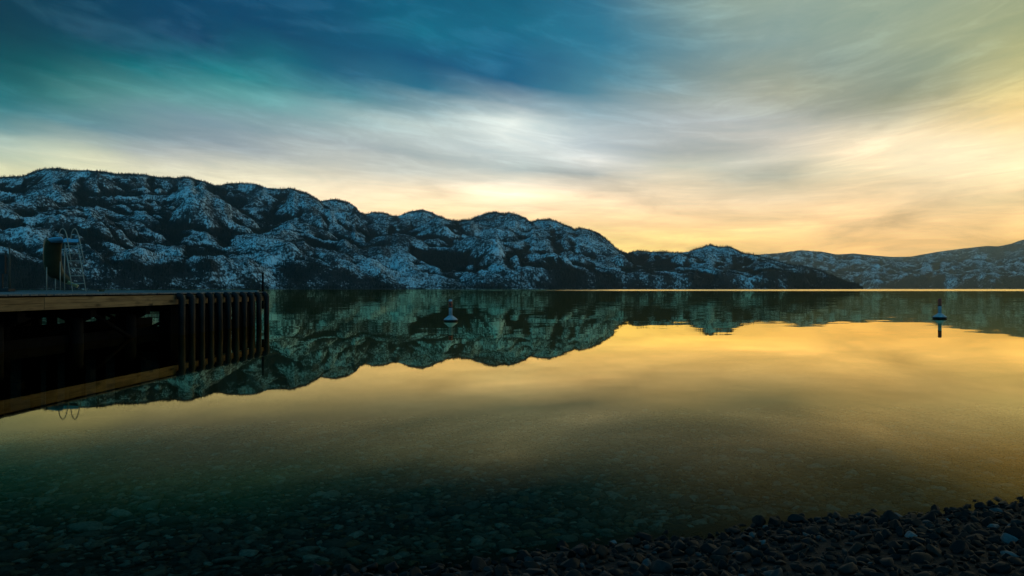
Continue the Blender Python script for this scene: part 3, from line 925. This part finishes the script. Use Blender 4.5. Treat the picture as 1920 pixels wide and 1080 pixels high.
# low timber rail along the far side of the deck
M_rail = mat_wood('rail_timber', (0.10, 0.11, 0.11), (0.26, 0.27, 0.26), 0, knots=False, rough=0.6)
for a, b_ in ((-12.4, -6.9), (-6.6, -0.3)):
    link('bull_rail', box_mesh('bull_rail', b_ - a, 0.14, 0.05, M_rail, 0.006), dock, ((a + b_) / 2, DY1 - 0.12, DECK_T + 0.028))
lx, ly = dock_local(-9.95, 31.45)
link('corner_post', tube_mesh('corner_post', [(-0.03, 15.15, 0.6), (-0.03, 15.15, 1.4), (-0.03, 15.15, 2.06)], [0.045, 0.045, 0.04], M_pile, 10), dock)

# ------------------------------------------------------------------ water slide
def wp(px, d, z):            # a point at column px, d metres out
    return Vector(((px - CX) / FPX * d, d, z))
SD = 31.0
slide = empty('water_slide', ((140 - CX) / FPX * SD, SD, DECK_T))
tag(slide, 'curved pool slide with pale blue top and metal ladder standing on the dock', 'slide')
off = -Vector(slide.location)
M_steel = mat_simple('galvanised_tube', (0.34, 0.33, 0.28), 0.5, metal=0.2, var=0.15, vscale=20)
M_chute = mat_simple('chute_shell', (0.055, 0.06, 0.03), 0.6, var=0.25, vscale=3)
M_blue = mat_simple('pale_blue_fibreglass', (0.20, 0.48, 0.68), 0.4, var=0.1, vscale=4)
M_yellow = mat_simple('cream_lip', (0.55, 0.46, 0.22), 0.4, var=0.1, vscale=4)
zt = DECK_T + 2.0
bl, br = wp(136.4, 31.0, DECK_T), wp(161.5, 31.0, DECK_T)
tl, tr_ = wp(121.5, 31.45, zt - 0.02), wp(145.2, 31.45, zt - 0.02)
ladder = empty('ladder', (0, 0, 0)); ladder.parent = slide
for a, b_ in ((bl, tl), (br, tr_)):
    link('rail', tube_mesh('rail', [a + off, b_ + off], 0.020, M_steel, 8), ladder)
for i in range(6):
    f = (0.33 + 0.302 * i) / (zt - DECK_T)
    a = bl.lerp(tl, f); b_ = br.lerp(tr_, f)
    link('rung', tube_mesh('rung', [a + off, b_ + off], 0.017, M_steel, 8), ladder)
for (c0, c1, c2, c3, c4, c5) in ((133, 129, 125, 122, 118, 114.5), (158, 152, 147, 144, 141, 137.5)):
    zz = [DECK_T + 1.15, DECK_T + 1.75, DECK_T + 2.25, DECK_T + 2.43, DECK_T + 2.52, DECK_T + 2.50]
    dd = [31.0, 31.08, 31.2, 31.28, 31.4, 31.6]
    P = [wp(c, d, z) + off for c, d, z in zip((c0, c1, c2, c3, c4, c5), dd, zz)]
    P += [wp(c5 - 3, 31.8, DECK_T + 2.40) + off, wp(c5 - 4.5, 31.9, DECK_T + 2.2) + off, wp(c5 - 4.5, 31.92, DECK_T + 2.0) + off]
    link('handrail', tube_mesh('handrail', P, 0.017, M_steel, 8), slide)
    f = 1.15 / 2.0
    q = (bl.lerp(tl, f) if c0 < 140 else br.lerp(tr_, f))
    link('rail_bracket', tube_mesh('rail_bracket', [wp(c0, 31.0, zz[0]) + off, q + off], 0.016, M_steel, 6), slide)
# platform at the head of the ladder
pl = [wp(119, 31.35, zt), wp(147, 31.35, zt), wp(146, 32.1, zt), wp(117, 32.1, zt)]
vv = [p + off + Vector((0, 0, h)) for h in (-0.03, 0.10) for p in pl]
me = bpy.data.meshes.new('platform')
me.from_pydata(vv, [], [(3, 2, 1, 0), (4, 5, 6, 7), (0, 1, 5, 4), (1, 2, 6, 5), (2, 3, 7, 6), (3, 0, 4, 7)]); me.materials.append(M_blue)
link('platform', me, slide)
# chute: leaves the platform to the left, drops away from the shore and curls back right over the water
ctrl = [wp(124, 31.75, zt + 0.07), wp(112, 31.75, zt + 0.06), wp(102, 31.9, zt - 0.06), wp(98.5, 32.3, zt - 0.50), wp(98.5, 32.75, zt - 1.00), wp(103, 33.15, zt - 1.34), wp(112, 33.4, zt - 1.46), wp(124, 33.6, zt - 1.62), wp(134, 33.7, zt - 1.70), wp(145, 33.8, zt - 1.82)]
def catmull(P, n=6):
    out = []
    for i in range(len(P) - 1):
        p0, p1, p2, p3 = P[max(i - 1, 0)], P[i], P[i + 1], P[min(i + 2, len(P) - 1)]
        for k in range(n):
            t = k / n
            out.append(0.5 * ((2 * p1) + (-p0 + p2) * t + (2 * p0 - 5 * p1 + 4 * p2 - p3) * t * t + (-p0 + 3 * p1 - 3 * p2 + p3) * t ** 3))
    out.append(P[-1])
    return out
path = catmull(ctrl, 6)
def chute(name, path, mats, half=0.30, wall=0.22, th=0.03):
    prof_in = [(-half, wall), (-half + 0.03, 0.08), (-half + 0.10, 0.015), (0, 0), (half - 0.10, 0.015), (half - 0.03, 0.08), (half, wall)]
    prof_out = [(half + th, wall), (half + th - 0.02, 0.06), (half - 0.08, -th), (0, -th - 0.01), (-half + 0.08, -th), (-half - th + 0.02, 0.06), (-half - th, wall)]
    prof = prof_in + prof_out
    m = len(prof)
    V, F, mi = [], [], []
    for i, p in enumerate(path):
        t = (path[min(i + 1, len(path) - 1)] - path[max(i - 1, 0)]).normalized()
        side = t.cross(Vector((0, 0, 1)))
        side = side.normalized() if side.length > 1e-3 else Vector((1, 0, 0))
        up = side.cross(t).normalized()
        for (u, w) in prof:
            V.append(p + side * u + up * w + off)
    for i in range(len(path) - 1):
        for k in range(m):
            F.append((i * m + k, i * m + (k + 1) % m, (i + 1) * m + (k + 1) % m, (i + 1) * m + k))
            mi.append(0 if k < 6 else 1)
    F.append(tuple(range(m))); mi.append(1)
    F.append(tuple(reversed([(len(path) - 1) * m + k for k in range(m)]))); mi.append(1)
    me = bpy.data.meshes.new(name); me.from_pydata(V, [], F)
    for q in mats: me.materials.append(q)
    me.polygons.foreach_set('material_index', mi)
    me.polygons.foreach_set('use_smooth', [True] * len(F))
    me.update()
    bm = bmesh.new(); bm.from_mesh(me); bmesh.ops.recalc_face_normals(bm, faces=bm.faces[:]); bm.to_mesh(me); bm.free()
    return link(name, me, slide)
chute('chute_top', path[:11], (M_blue, M_blue), 0.30, 0.11)
chute('chute', path[10:43], (M_yellow, M_chute), 0.302, 0.20)
chute('chute_lip', path[42:], (M_yellow, M_yellow), 0.298, 0.10)
for p_, d, zz in ((87.5, 32.1, 1.0), (113, 32.6, 1.25), (121, 31.9, 2.0), (104, 33.1, 0.55)):
    link('support_leg', tube_mesh('support_leg', [wp(p_, d, DECK_T) + off, wp(p_, d, DECK_T + zz) + off], 0.018, M_steel, 8), slide)

# ------------------------------------------------------------------ dark board and pole at the picture's left edge
nbx, nby = (4 - CX) / FPX * 30.0, 30.0
board = empty('notice_board', (nbx, nby, DECK_T))
tag(board, 'dark boxy board on legs at the far left edge of the dock', 'notice board')
M_dark = mat_simple('dark_painted_board', (0.012, 0.013, 0.014), 0.7, var=0.4, vscale=5)
link('panel', box_mesh('panel', 0.9, 0.10, 0.72, M_dark, 0.01), board, (-0.32, 0, 1.05))
for x in (-0.62, -0.02):
    link('leg', box_mesh('leg', 0.08, 0.08, 0.72, M_dark), board, (x, 0, 0.348))
link('foot', box_mesh('foot', 0.95, 0.45, 0.12, M_dark, 0.02), board, (-0.10, 0, 0.067))
pole = link('slim_pole', tube_mesh('slim_pole', [(0, 0, 0), (0, 0, 0.9), (0, 0, 1.78)], [0.034, 0.03, 0.026], mat_simple('dull_pole', (0.05, 0.055, 0.04), 0.6), 10), None, ((13 - CX) / FPX * 30.0, 30.15, DECK_T))
tag(pole, 'slim upright pole between the dark board and the slide', 'pole')

# ------------------------------------------------------------------ buoys
M_white = mat_simple('buoy_white', (0.38, 0.44, 0.48), 0.5, var=0.35, vscale=7)
M_orange = mat_simple('buoy_red_band', (0.34, 0.045, 0.02), 0.5, var=0.3, vscale=14)
M_black = mat_simple('buoy_black', (0.012, 0.012, 0.013), 0.6)
def buoy(loc, label, tiltx, tilty, cap, marks):
    o = empty('marker_buoy', loc)
    o.rotation_euler = (tiltx, tilty, 0.4)
    tag(o, label, 'buoy', 'white marker buoys floating off the beach')
    link('float_collar', lathe_mesh('float_collar', [(0.20, -0.16), (0.285, -0.02), (0.305, 0.035), (0.302, 0.075), (0.26, 0.115), (0.18, 0.175), (0.115, 0.225), (0.085, 0.245)], M_white), o)
    link('waterline_band', lathe_mesh('waterline_band', [(0.291, -0.025), (0.312, 0.028), (0.309, 0.066), (0.30, 0.070)], M_black), o)
    link('column', lathe_mesh('column', [(0.078, 0.20), (0.078, 0.62), (0.078, 0.905)], M_white), o)
    link('red_band', lathe_mesh('red_band', [(0.0805, 0.60), (0.081, 0.605), (0.081, 0.855), (0.0805, 0.86)] if cap else [(0.0805, 0.60), (0.081, 0.605), (0.081, 0.90), (0.0805, 0.905)], M_orange), o)
    link('lower_ring', lathe_mesh('lower_ring', [(0.0825, 0.575), (0.083, 0.58), (0.083, 0.615), (0.0825, 0.62)], M_black), o)
    link('cap', lathe_mesh('cap', [(0.076, 0.902), (0.068, 0.925), (0.04, 0.938)], M_white if cap else M_orange), o)
    if marks:
        for (an, z0) in ((-1.75, 0.70), (-2.2, 0.76)):
            d = Vector((math.cos(an), math.sin(an), 0)); s = Vector((-d.y, d.x, 0))
            V = [d * 0.084 + s * u + Vector((0, 0, z0 + w)) for u, w in ((-0.03, -0.05), (0.03, -0.03), (0.03, 0.05), (-0.03, 0.02))]
            V += [v - d * 0.008 for v in V]
            m = bpy.data.meshes.new('mark'); m.from_pydata(V, [], [(0, 1, 2, 3), (7, 6, 5, 4), (0, 4, 5, 1), (1, 5, 6, 2), (2, 6, 7, 3), (3, 7, 4, 0)]); m.materials.append(M_black)
            link('mark', m, o)
    return o
buoy(wp(845, 34.2, 0), 'white cone collared buoy with pale cap, in the mountain reflection beyond the dock', 0.01, -0.01, True, True)
buoy(wp(1762, 37.3, 0), 'dark red topped buoy alone on the golden water at the right', -0.01, 0.012, False, False)

# ------------------------------------------------------------------ haze
m_h = bpy.data.materials.new('thin_haze'); m_h.use_nodes = True
th = NT(m_h.node_tree); th.n.clear()
pv = th.new('ShaderNodeVolumePrincipled')
pv.inputs['Color'].default_value = (0.60, 0.86, 1.0, 1)
pv.inputs['Density'].default_value = 2.9e-5
pv.inputs['Anisotropy'].default_value = 0.75
om = th.new('ShaderNodeOutputMaterial')
th.l.new(pv.outputs[0], om.inputs['Volume'])
haze = link('haze', box_mesh('haze', 27000, 17800, 770, m_h), None, (0, 7350, 371))
tag(haze, 'thin blue evening haze over the lake and hills', 'haze', kind='stuff')
